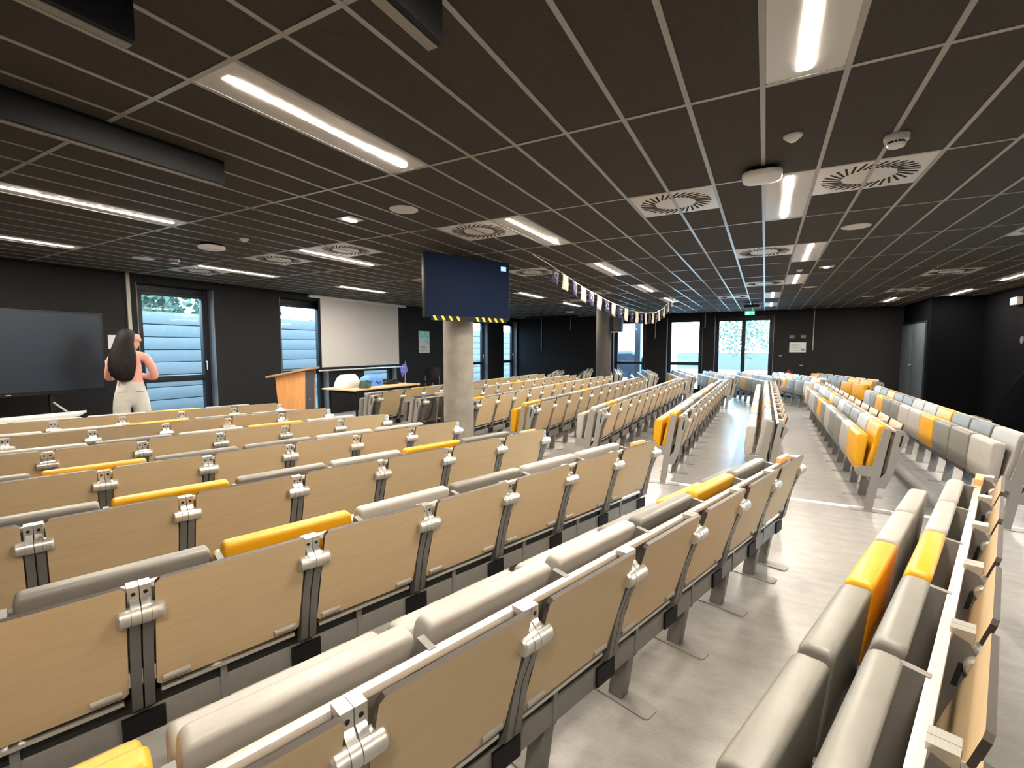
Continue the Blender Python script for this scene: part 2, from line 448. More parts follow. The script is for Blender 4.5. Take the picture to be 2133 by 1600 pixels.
# swirl diffuser: square panel with a ring of slanting slots
vp = MB().box(-.292, .292, -.292, .292, 0.001, 0.03).mesh('vent_panel', M['panel'], bevel=0.003)
slot_me = MB().box(-.0065, .0065, -.064, .064, -.0015, .002).mesh('vent_slot', M['slot'])
vent_lab = ['beside the ceiling light near the pillar', 'touching the light above the lectern', 'between two lights above the lectern', 'over the window by the person', 'behind the pillar screen', 'before the white access point', 'beside the smoke detector', 'in the middle aisle, third light back', 'in the middle aisle before the exit sign', 'closest to the exit sign', 'by the side wall light, nearer one', 'by the side wall light, farther one', 'cut by the picture edge', 'partly hidden behind the pillar screen', 'above the middle of the flag string', 'above the far corner beyond the projection screen', 'under the middle of the flag string']
NS = 30
for i, (u, v, o) in enumerate(vents):
    t = thing('ceiling_vent', f'white square swirl air vent {vent_lab[i]}', 'ceiling vent', (UX(u + 1), VY(v + o) + .3, CEIL), 0, 'swirl air vents')
    link('vent_panel', vp, t)
    near = math.hypot(*t.location[:2]) < 6.2
    if near:
        for k in range(NS):
            a = 2 * PI * k / NS
            link('vent_slot', slot_me, t, (.2 * math.cos(a), .2 * math.sin(a), 0), a - PI / 2 + .55)
    else:
        mb = MB()
        for k in range(NS):
            a = 2 * PI * k / NS
            mt = Matrix.Translation((.2 * math.cos(a), .2 * math.sin(a), 0)) @ Matrix.Rotation(a - PI / 2 + .55, 4, 'Z')
            mb.xbox(mt, -.0065, .0065, -.064, .064, -.0015, .002)
        tag(obj('vent_slots', mb, M['slot'], t), kind='stuff')

def disc(name, label, cat, u, v, prof, m, group=None, sx=1, sy=1, n=28):
    o = obj(name, MB().lathe(prof, n, sx=sx, sy=sy), m, None, (UX(u), VY(v), CEIL))
    return tag(o, label, cat, group)
spk = [(0.001, -.008), (.10, -.008), (.112, -.004), (.115, 0)]
for (u, v), lab in zip(((-8.5, .51), (2.48, 2.5), (-22.6, .52), (2.44, 6.5), (6.5, 8.5)), ('near the small emergency lamp', 'beyond the smoke detector', 'above the big monitor wall', 'in the middle aisle beyond the lights', 'over the far black corner')):
    disc('ceiling_speaker', 'flat round white ceiling loudspeaker ' + lab, 'loudspeaker', u, v, spk, M['plastic_white'], 'round ceiling loudspeakers')
det = [(.02, -.06), (.036, -.058), (.042, -.045), (.03, -.043), (.032, -.033), (.052, -.03), (.056, -.012), (.056, 0)]
for (u, v), lab in zip(((2.06, .71), (-21.7, .7)), ('beside the slotted vent', 'over the window by the person')):
    t = thing('smoke_detector', 'round white smoke detector ' + lab, 'smoke detector', (UX(u), VY(v), CEIL), 0, 'smoke detectors')
    obj('housing', MB().lathe(det, 24), M['plastic_white'], t)
    g = MB()
    for k in range(14):
        a = 2 * PI * k / 14
        mt = Matrix.Translation((.034 * math.cos(a), .034 * math.sin(a), -.039)) @ Matrix.Rotation(a, 4, 'Z')
        g.xbox(mt, -.004, .004, -.004, .004, -.006, .006)
    obj('grille', g, M['black'], t)
def rrect(hx, hy, r, z, n=6):
    out = []
    for cx, cy, a0 in ((hx - r, hy - r, 0), (-hx + r, hy - r, PI / 2), (-hx + r, -hy + r, PI), (hx - r, -hy + r, 3 * PI / 2)):
        for k in range(n + 1):
            a = a0 + PI / 2 * k / n; out.append((cx + r * math.cos(a), cy + r * math.sin(a), z))
    return out
for (u, v), lab in zip(((-.02, .88), (-17.35, .48), (-16.9, 8.9)), ('above the middle aisle', 'above the lectern', 'above the far corner')):
    t = thing('access_point', 'white rounded wireless access point hanging ' + lab, 'access point', (UX(u), VY(v), CEIL), 0, 'wireless access points')
    obj('mount', MB().loft([rrect(.08, .08, .03, -.022), rrect(.08, .08, .03, 0)]), M['black'], t)
    obj('housing', MB().loft([rrect(.085, .085, .06, -.062), rrect(.106, .106, .07, -.056), rrect(.112, .112, .07, -.045), rrect(.112, .112, .07, -.026), rrect(.105, .105, .07, -.022)]), M['plastic_white'], t)
for (u, v), lab in zip(((-10.5, .5), (2.5, 4.5)), ('near the pillar screen', 'beside the middle aisle lights')):
    t = thing('emergency_light', 'small white square emergency lamp ' + lab, 'emergency light', (UX(u), VY(v), CEIL), 0, 'emergency lamps')
    obj('plate', MB().box(-.085, .085, -.085, .085, -.006, 0), M['panel'], t, bevel=.002)
    obj('lens', MB().box(-.028, .028, -.06, .06, -.016, -.004), M['lamp_small'], t, bevel=.004)
for (u, v), lab in zip(((.46, .49), (-15.55, .5), (1.48, 4.6)), ('beside the middle aisle light', 'above the lectern row', 'between two middle aisle lights')):
    disc('motion_sensor', 'small white dome motion sensor ' + lab, 'sensor', u, v, [(.004, -.036), (.016, -.032), (.03, -.02), (.04, -.012), (.045, -.006), (.045, 0)], M['plastic_white'], 'dome sensors')
# black linear boxes hung under the tiles
for (x, y0, y1), lab in zip(((-0.98, .30, 1.28), (-1.84, -.4, .80), (-2.92, -.2, 1.70)), ('closest to the middle aisle', 'between the other two boxes', 'closest to the long side light')):
    t = thing('ceiling_baffle', 'long black suspended ceiling box ' + lab, 'baffle', (x, 0, CEIL), 0, 'black ceiling boxes')
    obj('body', MB().box(-.03, .03, y0, y1, -.135, 0), M['black'], t, bevel=.003)
    obj('bottom_strip', MB().box(-.031, .005, y0, y1, -.139, -.134), M['conduit'], t)
t = thing('projector', 'black ceiling projector mount before the exit sign', 'projector', (UX(-.9), VY(8.9), CEIL))
obj('arm', MB().cyl((0, 0, -.06), (0, 0, 0), .02, n=10), M['black'], t); obj('body', MB().box(-.17, .17, -.13, .13, -.12, -.05), M['black'], t, bevel=.015)

# ------------------------------------------------------------------ beam-mounted lecture seating
P = 0.503
TW = 0.435
def yz(pts): return [(-b, z) for b, z in pts]          # section points are (b, z): b = towards the back of the room
seat_prof = round_poly(yz([(-.036, .686), (-.060, .43), (-.076, .345), (-.110, .335), (-.140, .43), (-.120, .686)]), [.022, .03, .02, .02, .04, .03])
back_prof = round_poly(yz([(.100, .768), (.045, .56), (-.005, .375), (-.045, .385), (-.012, .56), (.034, .772)]), [.020, .05, .018, .018, .08, .026])
seat_me = {k: pillow_x(seat_prof, -.232, .232, .018, M[k], 'seat_cushion_' + k) for k in ('white', 'grey', 'yellow', 'dark')}
back_me = {k: pillow_x(back_prof, -.232, .232, .018, M[k], 'backrest_' + k) for k in ('white', 'grey', 'yellow', 'dark')}
plate_prof = yz([(.005, .215), (.095, .215), (.10, .34), (.145, .718), (.14, .738), (.088, .745), (.035, .60), (-.02, .40), (-.085, .40), (-.115, .385), (-.125, .352), (-.11, .325), (-.075, .318), (-.01, .30)])
plate_me = MB().prism_x(plate_prof, -.010, .010).mesh('side_plate', M['steel'])
endplate_prof = yz([(-.045, .006), (.010, .006), (.056, .34), (.112, .735), (.104, .746), (.058, .746), (.018, .50), (-.004, .40), (-.085, .40), (-.12, .385), (-.13, .352), (-.115, .322), (-.08, .314), (-.010, .31)])
endbar_prof = yz([(.040, .215), (.092, .215), (.140, .34), (.182, .56), (.215, .64), (.232, .655), (.235, .685), (.200, .735), (.150, .742), (.128, .62), (.092, .36), (.050, .30)])
endplate_me = MB().prism_x(endplate_prof, -.032, .0).prism_x(endbar_prof, -.030, -.002).prism_x(yz([(.168, .60), (.182, .60), (.197, .70), (.183, .70)]), -.0306, -.0014, 1).mesh('end_plate', [M['steel_light'], M['slot']])
post_me = MB().add([(-.026, .018, .006), (.026, .018, .006), (.026, -.045, .006), (-.026, -.045, .006), (-.026, -.012, .23), (.026, -.012, .23), (.026, -.078, .23), (-.026, -.078, .23)],
                   [(0, 1, 2, 3), (4, 5, 6, 7), (0, 1, 5, 4), (1, 2, 6, 5), (2, 3, 7, 6), (3, 0, 4, 7)]).mesh('post', M['steel'], bevel=.003)
foot_me = MB().loft([rrect(.045, .155, .02, 0, 3), rrect(.045, .155, .02, .006, 3)]).mesh('base_plate', M['steel_light'])
# tablet: slanting board with dark edges
def tablet_mesh(wd):
    mb = MB(); n = Vector((0, -.275, .963))   # along the slope (y = -b)
    p0 = Vector((0, -.112, .385)); up = Vector((0, -.113, .39)).normalized(); nr = Vector((0, -up.z, up.y))
    L = .405; t = .014
    def P_(x, s, d): return p0 + Vector((x, 0, 0)) + up * s + nr * d
    r = .012
    outl = [(-wd / 2, r), (-wd / 2 + r, 0), (wd / 2 - r, 0), (wd / 2, r), (wd / 2, L - r), (wd / 2 - r, L), (-wd / 2 + r, L), (-wd / 2, L - r)]
    k = len(outl)
    vs = [P_(x, s, 0) for x, s in outl] + [P_(x, s, t) for x, s in outl]
    mb.add(vs, [tuple(range(k))[::-1], tuple(range(k, 2 * k))], 0)
    mb.add(vs, [(i, (i + 1) % k, k + (i + 1) % k, k + i) for i in range(k)], 1)
    return mb.mesh('tablet', [M['wood'], M['edge']])
tablet_me = tablet_mesh(TW)
tablet_half_me = tablet_mesh(.20)
bump_me = MB().cyl((-.036, 0, 0), (.036, 0, 0), .013, n=10).mesh('bumper', M['conduit'])
# upright: two slim bars from beam to hinge and on to the rail bracket
up_prof = yz([(.088, .30), (.128, .33), (.165, .52), (.205, .63), (.225, .655), (.20, .70), (.190, .722), (.160, .735), (.150, .69), (.125, .55)])
upm = MB()
for x in (-.0285, .0025): upm.prism_x(up_prof, x, x + .026)
for x in (-.0286, .0024): upm.prism_x(yz([(.160, .60), (.172, .60), (.184, .665), (.172, .665)]), x, x + .0262, 1)
upright_me = upm.mesh('upright', [M['bar'], M['slot']])
hg = MB()
hc = (0, -.208, .668)
for x0, x1, r in ((-.050, -.0245, .0275), (-.0235, -.001, .029), (.001, .0235, .029), (.0245, .050, .0275)): hg.cyl((x0, hc[1], hc[2]), (x1, hc[1], hc[2]), r, n=20)
for sx in (-1, 1): hg.cyl((sx * .050, hc[1], hc[2]), (sx * .056, hc[1], hc[2]), .0275, .022, n=20)
hg.cyl((-.025, hc[1], hc[2]), (.025, hc[1], hc[2]), .0265, n=20, mi=1)
for x0 in (-.024, .002): hg.prism_x(yz([(.176, .715), (.200, .712), (.222, .690), (.230, .668), (.19, .668), (.182, .69)]), x0, x0 + .022)
hinge_me = hg.mesh('hinge', [M['alu'], M['slot']])
clip_me = MB().box(-.028, -.001, -.198, -.152, .712, .750).box(.001, .028, -.198, -.152, .712, .750).cyl((-.0145, -.1985, .728), (-.0145, -.197, .728), .006, n=10, mi=1).cyl((.0145, -.1985, .728), (.0145, -.197, .728), .006, n=10, mi=1).mesh('rail_clip', [M['alu'], M['slot']])
cover_me = MB().box(-.055, .055, -.104, -.095, .224, .296).mesh('beam_cover', M['black'])
block_me = MB().box(-.085, .085, -.160, -.128, .734, .768).mesh('wood_block', M['oak_block'], bevel=.006)
COL = {'W': 'white', 'G': 'grey', 'Y': 'yellow', 'D': 'dark'}
CNAME = {'W': 'off-white', 'G': 'warm grey', 'Y': 'bright yellow', 'D': 'charcoal'}

def seat_row(o, th, cols, a0, hoff, start_plate, a_end, row_lab, seat_lab, group, drop=(), end_word='aisle', rev=False, extra=False, hinges=True):
    """cols: seat colours in order of growing a, first side plate at a0; hinges at a0+hoff+k*P."""
    n = len(cols); th = R(th)
    ca, sa = math.cos(th), math.sin(th)
    W = lambda a, b, z: (o[0] + ca * a + sa * b, o[1] + sa * a - ca * b, z)
    fr = thing('seating_row', row_lab, 'seating row', (o[0], o[1], 0), th, 'beam-mounted seating rows')
    lo = a0 - (.0 if start_plate else .02); hi = a_end
    obj('beam', MB().box(lo, hi, -.094, -.012, .22, .30), M['steel'], fr, bevel=.003)
    obj('black_channel', MB().box(lo, hi, -.085, -.02, .30, .345), M['rubber'], fr)  # plain black box filling the recess above the beam
    obj('rail', MB().box(lo, hi - .06, -.156, -.131, .718, .736), M['rail'], fr, bevel=.002)
    # thin bright strip, one length per tablet bay
    for j in range(n + 1):
        a = a0 + j * P
        vis = seen([W(a, .03, z) for z in (0, .4, .75)], 60)
        if j == 0 and start_plate:
            e = link('end_plate', endplate_me, fr, (a, 0, 0)); link('base_plate', foot_me, e, (-.015, -.0, 0))
        elif vis:
            s = link('side_plate', plate_me, fr, (a, 0, 0))
            p = link('post', post_me, fr, (a, 0, 0)); link('base_plate', foot_me, p, (0, -.02, 0))
    p = link('post', post_me, fr, (a_end - .05, 0, 0)); link('base_plate', foot_me, p, (0, -.02, 0))
    hs = [a0 + hoff + j * P for j in range(-1 if hoff > .2 else 0, n + 1)]
    hs = [h for h in hs if lo - .1 <= h <= a_end + .05]
    strip = MB().box(-.205, .205, -.118, -.100, .352, .364).mesh('edge_strip', M['alu'])
    for j, h in enumerate(hs):
        if hinges and seen([W(h, .2, z) for z in (.3, .7)], 80):
            u = link('upright', upright_me, fr, (h, 0, 0))
            link('hinge', hinge_me, u); link('rail_clip', clip_me, u); link('beam_cover', cover_me, u)
        if j + 1 < len(hs) and j not in drop:
            m_ = h + P / 2
            if seen([W(m_ + d, .2, z) for d in (-.25, 0, .25) for z in (.39, .77)], 30):
                tb = link('tablet', tablet_me, fr, (m_, 0, 0))
                if math.hypot(*W(m_, 0, 0)[:2]) < 6:
                    for q in (-.165, .165): link('bumper', bump_me, tb, (q, -.128, .402))
                link('edge_strip', strip, fr, (m_, 0, 0))
    if extra: link('wood_block', block_me, fr, (a0 + n * P + .14, 0, 0), 0)['label'] = 'golden beech filler block'
    for j, c in enumerate(cols):
        m_ = a0 + (j + .5) * P
        if not seen([W(m_ + d, b, z) for d in (-.24, 0, .24) for b in (-.12, .08) for z in (.35, .6, .78)], 0): continue
        k = (n - 1 - j) if rev else j
        s = thing('tip_up_seat', f'{CNAME[c]} tip-up seat, {ords[k]} from the aisle, {seat_lab}', 'seat', W(m_, 0, 0), th, group)
        link('backrest', back_me[COL[c]], s); link('seat_cushion', seat_me[COL[c]], s)
    return fr

# rows of the block by the big monitor (angled), counted from the back of the room
near_cols = {0: 'GGGGGYWW', 1: 'WYWWWGYG', 2: 'GGGYWGWW', 3: 'WWGYGWYG', 4: 'WGYGGWW', 5: 'WWWGWYW', 6: 'WWWYGG', 7: 'GWWWYG'}
TN = 72.7
bx_, by_ = math.sin(R(TN)), -math.cos(R(TN))
for k in range(8):
    hx, hy = 1.15 - .92 * k, 3.45 + .03 * k           # end hinge of the row
    TN = 71.6 if k == 0 else 72.7
    bx_, by_ = math.sin(R(TN)), -math.cos(R(TN))
    if k == 0: hx, hy = 1.135, 3.43
    o = (hx - .21 * bx_, hy - .21 * by_)
    cols = near_cols[k]
    n = len(cols)
    seat_row(o, TN, cols, -.28 - n * P, .28, False, .005, f'angled seating row in the monitor block, {ords[k]} from the camera side, with wood tablets', f'{ords[k]} row of the monitor block', 'tip-up seats of the monitor block', rev=True, extra=(k < 4))
# middle block, straight rows running to the glass doors
mid_cols = ['WGGYWWGGYGW', 'YWGGWGYGWWGY', 'WWGYWGWWYWGW', 'YWWGWYWYWGWW', 'WYWGWGWWGYWW', 'YGGWYWGWWGWG', 'YGGGWWYWWYWG', 'DWWGWWYWWGWW', 'GGYWWWGYWGWW']
for k in range(9):
    cut = 0
    seat_row((1.77 - .89 * k, 5.10 + cut * P), 90, mid_cols[k][cut:], 0, .13, True, len(mid_cols[k]) * P + .25, f'straight seating row in the middle block, {ords[k]} from the black side wall', f'{ords[k]} row of the middle block', 'tip-up seats of the middle block', drop=((0,) if k == 7 else range(20) if k == 0 else ()), hinges=k > 0)
# block by the glass doors, angled the other way
far_cols = ['YYGGGY', 'WGGYWG', 'GGGYWG', 'WGYGWW', 'WGYGYG', 'WGGWGG', 'WGGWGW', 'GWGGWG', 'WWGGWG']
TF = 107.3
for k in range(9):
    o = (2.00 - .92 * k, 12.22)
    nn = 6 if k < 8 else 3
    seat_row(o, TF, far_cols[k][:nn], 0, .13, True, nn * P + .25, f'angled seating row by the glass doors, {ords[k]} from the black side wall', f'{ords[k]} row of the door block', 'tip-up seats of the door block')

# ------------------------------------------------------------------ columns and the pillar screen
cx, cy = -3.42, 4.86
struct('pillar_1', MB().cyl((cx, cy, 0), (cx, cy, CEIL + .1), .19, n=40), M['column'])
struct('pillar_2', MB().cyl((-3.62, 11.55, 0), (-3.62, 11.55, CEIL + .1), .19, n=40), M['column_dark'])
tv_d = Vector((.40, .917, 0)).normalized(); tv_n = Vector((.917, -.40, 0)).normalized()
ctr = Vector((-3.107, 4.65, 0))
t = thing('wall_screen', 'black flat screen with blue corner label on the round pillar', 'screen', (ctr.x, ctr.y, 1.798), math.atan2(tv_d.y, tv_d.x))
TWD, THT = 1.195, .718                       # local x along the screen, local -y towards the audience
obj('housing', MB().box(-TWD / 2, TWD / 2, -.012, .045, 0, THT), M['black'], t, bevel=.006)
obj('screen', MB().box(-TWD / 2 + .014, TWD / 2 - .014, -.0145, -.010, .016, THT - .012), M['screen_off'], t)
lb = obj('screen_label', MB().box(.455, .535, -.0165, -.0143, .605, .660), M['osd'], t)
tx = MB()
for i, (a, b) in enumerate(((0, .010), (.014, .026), (.030, .038), (.042, .052))): tx.box(.468 + a, .468 + b, -.0175, -.0163, .622, .642)
obj('label_text', tx, M['osd_text'], lb)
obj('tape', MB().box(-.51, .54, -.019, .0, -.034, .022), M['black'], t)
zt_me = MB().prism_x([(-.0215, 0)], 0, 1) if False else None
st = MB().add([(-.026, -.0205, .020), (.006, -.0205, .020), (.034, -.0205, -.030), (.002, -.0205, -.030), (-.026, -.018, .020), (.006, -.018, .020), (.034, -.018, -.030), (.002, -.018, -.030)],
              [(0, 1, 2, 3), (4, 5, 6, 7), (0, 1, 5, 4), (1, 2, 6, 5), (2, 3, 7, 6), (3, 0, 4, 7)]).mesh('stripe', M['hazard'])
for x in (-.475, -.37, -.27, -.17, .10, .19, .28, .37, .465): link('stripe', st, t, (x, 0, 0))
obj('bracket', MB().box(-.12, .12, .045, .26, .28, .46), M['black'], t)

# ------------------------------------------------------------------ screen wall
t = thing('projection_screen', 'pull-down white projection screen on the dark wall', 'projection screen', (XW + .002, 7.95, 0))
obj('case', MB().box(.0, .09, -1.46, 1.46, 2.50, 2.56), M['plastic_white'], t, bevel=.008)
obj('border', MB().box(.045, .049, -1.24, 1.24, 1.0, 2.51), M['black'], t)
obj('canvas', MB().box(.049, .052, -1.19, 1.19, 1.04, 2.50), M['canvas'], t)
obj('weight_bar', MB().box(.035, .065, -1.27, 1.27, .955, .985), M['alu'], t, bevel=.006)
tag(obj('conduit', MB().box(XW, XW + .03, 3.37, 3.415, .3, CEIL), M['conduit']), 'beige cable trunking running up the wall behind the person', 'cable trunking')
t = thing('poster', 'tall pale poster with a teal corner on the dark wall', 'poster', (XW, 10.22, 1.32))
obj('sheet', MB().box(0, .006, -.23, .23, 0, .60), M['paper'], t)
obj('print', MB().add([(.0072, -.21, .59), (.0072, .215, .59), (.0072, .215, .23), (.0072, -.21, .42)], [(0, 1, 2, 3)]), M['teal'], t)
g = MB()
for i in range(4): g.box(.006, .0072, -.17, .12 - .05 * (i % 2), .07 + .035 * i, .08 + .035 * i)
obj('text_lines', g, M['print_grey'], t)
for (y, z, hy, hz), lab in zip(((3.20, 1.54, .08, .10), (3.13, 1.14, .10, .14)), ('upper white paper sheet taped on the wall behind the person', 'lower white paper sheet taped on the wall behind the person')):
    tag(obj('paper_sheet', MB().box(XW, XW + .003, y - hy, y + hy, z - hz, z + hz), M['paper']), lab, 'paper', 'paper sheets behind the person')
# big monitor on a rolling stand
t = thing('large_monitor', 'huge black monitor on a rolling stand with shelf', 'monitor', (-7.45, 1.72, 0))
obj('bezel', MB().box(-.05, .03, -1.05, 1.01, .90, 1.89), M['black'], t, bevel=.008)
obj('screen', MB().box(.029, .033, -1.02, .985, .945, 1.865), M['monitor_off'], t)
obj('emblem', MB().box(.031, .034, .10, .14, .915, .925), M['conduit'], t)
obj('shelf', MB().loft([[(.06, -.92, .655), (.40, -.80, .655), (.40, .60, .655), (.06, .78, .655)], [(.06, -.92, .68), (.40, -.80, .68), (.40, .60, .68), (.06, .78, .68)]]), M['plastic_white'], t)
for y in (-.55, .50):
    s = MB(); s.box(-.05, .0, y - .03, y + .03, .1, 1.0); s.box(-.30, .42, y - .03, y + .03, .05, .11)
    lg = obj('stand_leg', s, M['black'], t)
    cs = MB()
    for x in (-.28, .40): cs.cyl((x, y - .015, .03), (x, y + .015, .03), .03, n=12)
    obj('caster', cs, M['rubber'], lg)
obj('support_strut', MB().cyl((.0, .50, .80), (.30, .72, .50), .012, n=8), M['alu'], t)

# lectern
t = thing('lectern', 'orange wood lectern with slate grey front and slanting top', 'lectern', (-6.0, 4.42, 0), R(35))
for y in (-.24, .24):
    mb = MB(); v = []
    for yy in (y - .013, y + .013): v += [(-.12, yy, 0), (.18, yy, 0), (.21, yy, 1.125), (-.19, yy, 1.045)]
    mb.add(v, [(0, 1, 2, 3), (4, 5, 6, 7), (0, 1, 5, 4), (1, 2, 6, 5), (2, 3, 7, 6), (3, 0, 4, 7)])
    obj('side_panel', mb, M['lect'], t, bevel=.002)
fp = obj('front_panel', MB().add([(.17, -.227, .02), (.17, .227, .02), (.20, .227, 1.11), (.20, -.227, 1.11), (.155, -.227, .02), (.155, .227, .02), (.185, .227, 1.11), (.185, -.227, 1.11)],
    [(0, 1, 2, 3), (4, 5, 6, 7), (0, 1, 5, 4), (1, 2, 6, 5), (2, 3, 7, 6), (3, 0, 4, 7)]), M['lect_dark'], t)
obj('emblem', MB().cyl((.180, .0, .70), (.192, .0, .70), .015, n=14), M['plastic_white'], fp)
tp = MB(); mt = Matrix.Translation((-.03, 0, 1.10)) @ Matrix.Rotation(-.20, 4, 'Y')
tp.xbox(mt, -.27, .29, -.31, .31, -.014, .014)
obj('top', tp, M['lect_top'], t, bevel=.004)

# table with things
t = thing('folding_table', 'wood topped table under the projection screen', 'table', (-6.48, 6.45, 0))
obj('tabletop', MB().box(-.42, .40, -.85, .85, .715, .74), M['table'], t, bevel=.004)
obj('apron', MB().box(-.34, .32, -.76, .76, .665, .715), M['black'], t)
for x in (-.34, .32):
    for y in (-.74, .74): obj('leg', MB().cyl((x, y, 0), (x, y, .68), .022, n=10), M['black'], t)
tt = .74
t = thing('white_bag', 'white rounded cloth bag standing on the table', 'bag', (-6.62, 5.93, tt))
def blob(sections, n=20, sq=3.0):
    rings = []
    for z, rx, ry, ox, oy in sections:
        r = []
        for i in range(n):
            a = 2 * PI * i / n; c, s = math.cos(a), math.sin(a)
            e = 2 / sq
            r.append((ox + rx * abs(c) ** e * (1 if c >= 0 else -1), oy + ry * abs(s) ** e * (1 if s >= 0 else -1), z))
        rings.append(r)
    return MB().loft(rings)
obj('body', blob([(0, .17, .22, 0, 0), (.03, .18, .23, 0, 0), (.12, .165, .20, 0, 0), (.19, .14, .17, 0, .01), (.225, .10, .13, 0, .02), (.235, .05, .07, 0, .02)]), M['bag_white'], t)
obj('seam', MB().box(-.01, .01, -.17, .19, .18, .236), M['bag_white'], t, bevel=.004)
t = thing('green_pouch', 'crumpled dark green pouch before the white bag', 'pouch', (-6.28, 6.02, tt), .5)
obj('body', blob([(0, .09, .15, 0, 0), (.02, .10, .16, 0, 0), (.09, .085, .15, .01, -.01), (.13, .06, .10, .0, -.05), (.145, .02, .05, 0, -.07)], sq=2.6), M['bag_green'], t)
obj('flap', MB().add([(.10, -.10, .11), (.085, .12, .07), (.095, .16, .115), (.06, -.14, .15)], [(0, 1, 2, 3)]), M['bag_green'], t)
t = thing('blue_bag', 'bright blue soft bag beside the white bag', 'bag', (-6.56, 6.44, tt))
obj('body', blob([(0, .15, .24, 0, 0), (.03, .16, .25, 0, 0), (.11, .14, .23, 0, 0), (.17, .11, .19, 0, 0), (.195, .05, .11, 0, 0)]), M['bag_blue'], t)
obj('strap', MB().cyl((.12, -.03, .10), (.17, .03, .05), .014, n=8).cyl((.17, .03, .05), (.14, .10, .07), .014, n=8), M['navy'], t)
t = thing('laptop_bag', 'flat black bag lying at the far table end', 'bag', (-6.60, 6.95, tt))
obj('body', blob([(0, .17, .20, 0, 0), (.02, .18, .21, 0, 0), (.06, .16, .19, 0, 0), (.09, .10, .12, -.03, 0)]), M['black'], t)
obj('handle', MB().cyl((.12, -.06, .07), (.16, 0, .10), .01, n=8).cyl((.16, 0, .10), (.12, .06, .07), .01, n=8), M['rubber'], t)
t = thing('desk_flag', 'small blue flag with star ring on a stick on the table', 'flag', (-6.30, 7.10, tt))
obj('stand', MB().lathe([(.035, 0), (.035, .01), (.008, .02), (.005, .025)], 14), M['plastic_white'], t)
obj('stick', MB().cyl((0, 0, .02), (.0, .03, .46), .004, n=6), M['plastic_white'], t)
fq = []
for i in range(7):
    for j in range(5): fq.append((.012 * math.sin(i * 1.3), .03 - .03 * i + .016 * j - .0, .44 - .045 * j - .022 * i))
fb = MB(); fb.add(fq, [(i * 5 + j, i * 5 + j + 1, (i + 1) * 5 + j + 1, (i + 1) * 5 + j) for i in range(6) for j in range(4)], 0, True)
f_o = obj('cloth', fb, M['flag_blue'], t)
f_o.modifiers.new('thick', 'SOLIDIFY').thickness = .002
rg = MB()
for i in range(12):
    a = 2 * PI * i / 12; rg.cyl((.016, -.05 + .045 * math.cos(a), .30 + .045 * math.sin(a)), (.020, -.05 + .045 * math.cos(a), .30 + .045 * math.sin(a)), .007, n=6)
obj('star_ring', rg, M['star'], f_o)
# black chair by the wall
t = thing('high_chair', 'high black plastic chair with thin legs by the dark wall', 'chair', (-7.42, 9.25, 0), R(14))
obj('seat', blob([(.595, .20, .20, 0, 0), (.61, .21, .21, 0, 0), (.62, .20, .20, 0, 0)]), M['black'], t)
bk = []
for z, y, wd in ((.66, .205, .15), (.72, .215, .21), (.81, .23, .22), (.90, .245, .21), (.96, .25, .15)):
    bk.append([(x * wd, y - .05 * (1 - x * x) + dy, z) for dy, xs in ((0, (-1, -.5, 0, .5, 1)), (.018, (1, .5, 0, -.5, -1))) for x in xs])
obj('backrest', MB().loft(bk), M['black'], t)
for x in (-.2, .2):
    for y, tz in ((-.19, .60), (.20, .75)):
        obj('leg', MB().cyl((x * 1.08, y * 1.12, 0), (x * .95, y, tz), .011, n=8), M['bar'], t)

# ------------------------------------------------------------------ glass-door wall bits
yw = YN - .001
t = thing('exit_sign', 'green emergency exit sign above the glass doors', 'exit sign', (-.44, yw, 2.44))
obj('casing', MB().box(-.135, .135, -.04, 0, 0, .125), M['plastic_white'], t, bevel=.004)
obj('face', MB().box(-.128, .128, -.043, -.038, .006, .119), M['exit_green'], t)
g = MB()
g.box(-.105, -.045, -.045, -.042, .02, .105)                                   # doorway
g.prism_x([(0, 0)], 0, 1) if False else None
g.add([(.03, -.045, .055), (.085, -.045, .055), (.085, -.045, .035), (.12, -.045, .064), (.085, -.045, .093), (.085, -.045, .073), (.03, -.045, .073)], [(0, 1, 2, 3, 4, 5, 6)])   # arrow
g.cyl((-.018, -.045, .095), (-.018, -.042, .095), .009, n=10)                   # running figure
for a, b in (((-.022, .085), (-.028, .055)), ((-.028, .055), (-.008, .04)), ((-.008, .04), (-.012, .02)), ((-.028, .055), (-.045, .035)), ((-.022, .08), (-.003, .066)), ((-.022, .08), (-.042, .072))):
    g.cyl((a[0], -.0445, a[1]), (b[0], -.0445, b[1]), .005, n=6)
obj('pictogram', g, M['exit_white'], t)
for i, (x, z0, z1, lab) in enumerate(((1.20, 1.39, CEIL, 'beside the notice on the glass door wall'), (-3.20, 1.77, CEIL, 'between the two tall windows of the door wall'), (-1.68, 2.10, CEIL, 'between window and glass doors'), (-7.34, 1.37, CEIL, 'longer one on the bluish corner wall'), (-6.18, 2.12, CEIL, 'shorter one on the bluish corner wall'))):
    t = thing('cable_conduit', 'thin pale cable conduit ' + lab, 'conduit', (x, yw, 0), 0, 'wall conduits')
    obj('pipe', MB().cyl((0, -.015, z0), (0, -.015, z1), .014, n=10), M['conduit'], t)
    if i < 3: obj('ceiling_run', MB().cyl((0, -.015, CEIL - .02), (-.25, -.8, CEIL - .02), .014, n=8), M['frame'], t)
t = thing('notice', 'white notice sheet in a frame beside the glass doors', 'notice', (.83, yw, 1.32))
obj('frame', MB().box(-.215, .215, -.012, 0, 0, .305), M['frame'], t)
obj('sheet', MB().box(-.205, .205, -.015, -.011, .01, .295), M['paper'], t)
g = MB()
for i in range(6): g.box(-.17, .02 if i % 2 else .1, -.0165, -.0148, .06 + .035 * i, .068 + .035 * i)
g.box(.10, .17, -.0165, -.0148, .05, .12)
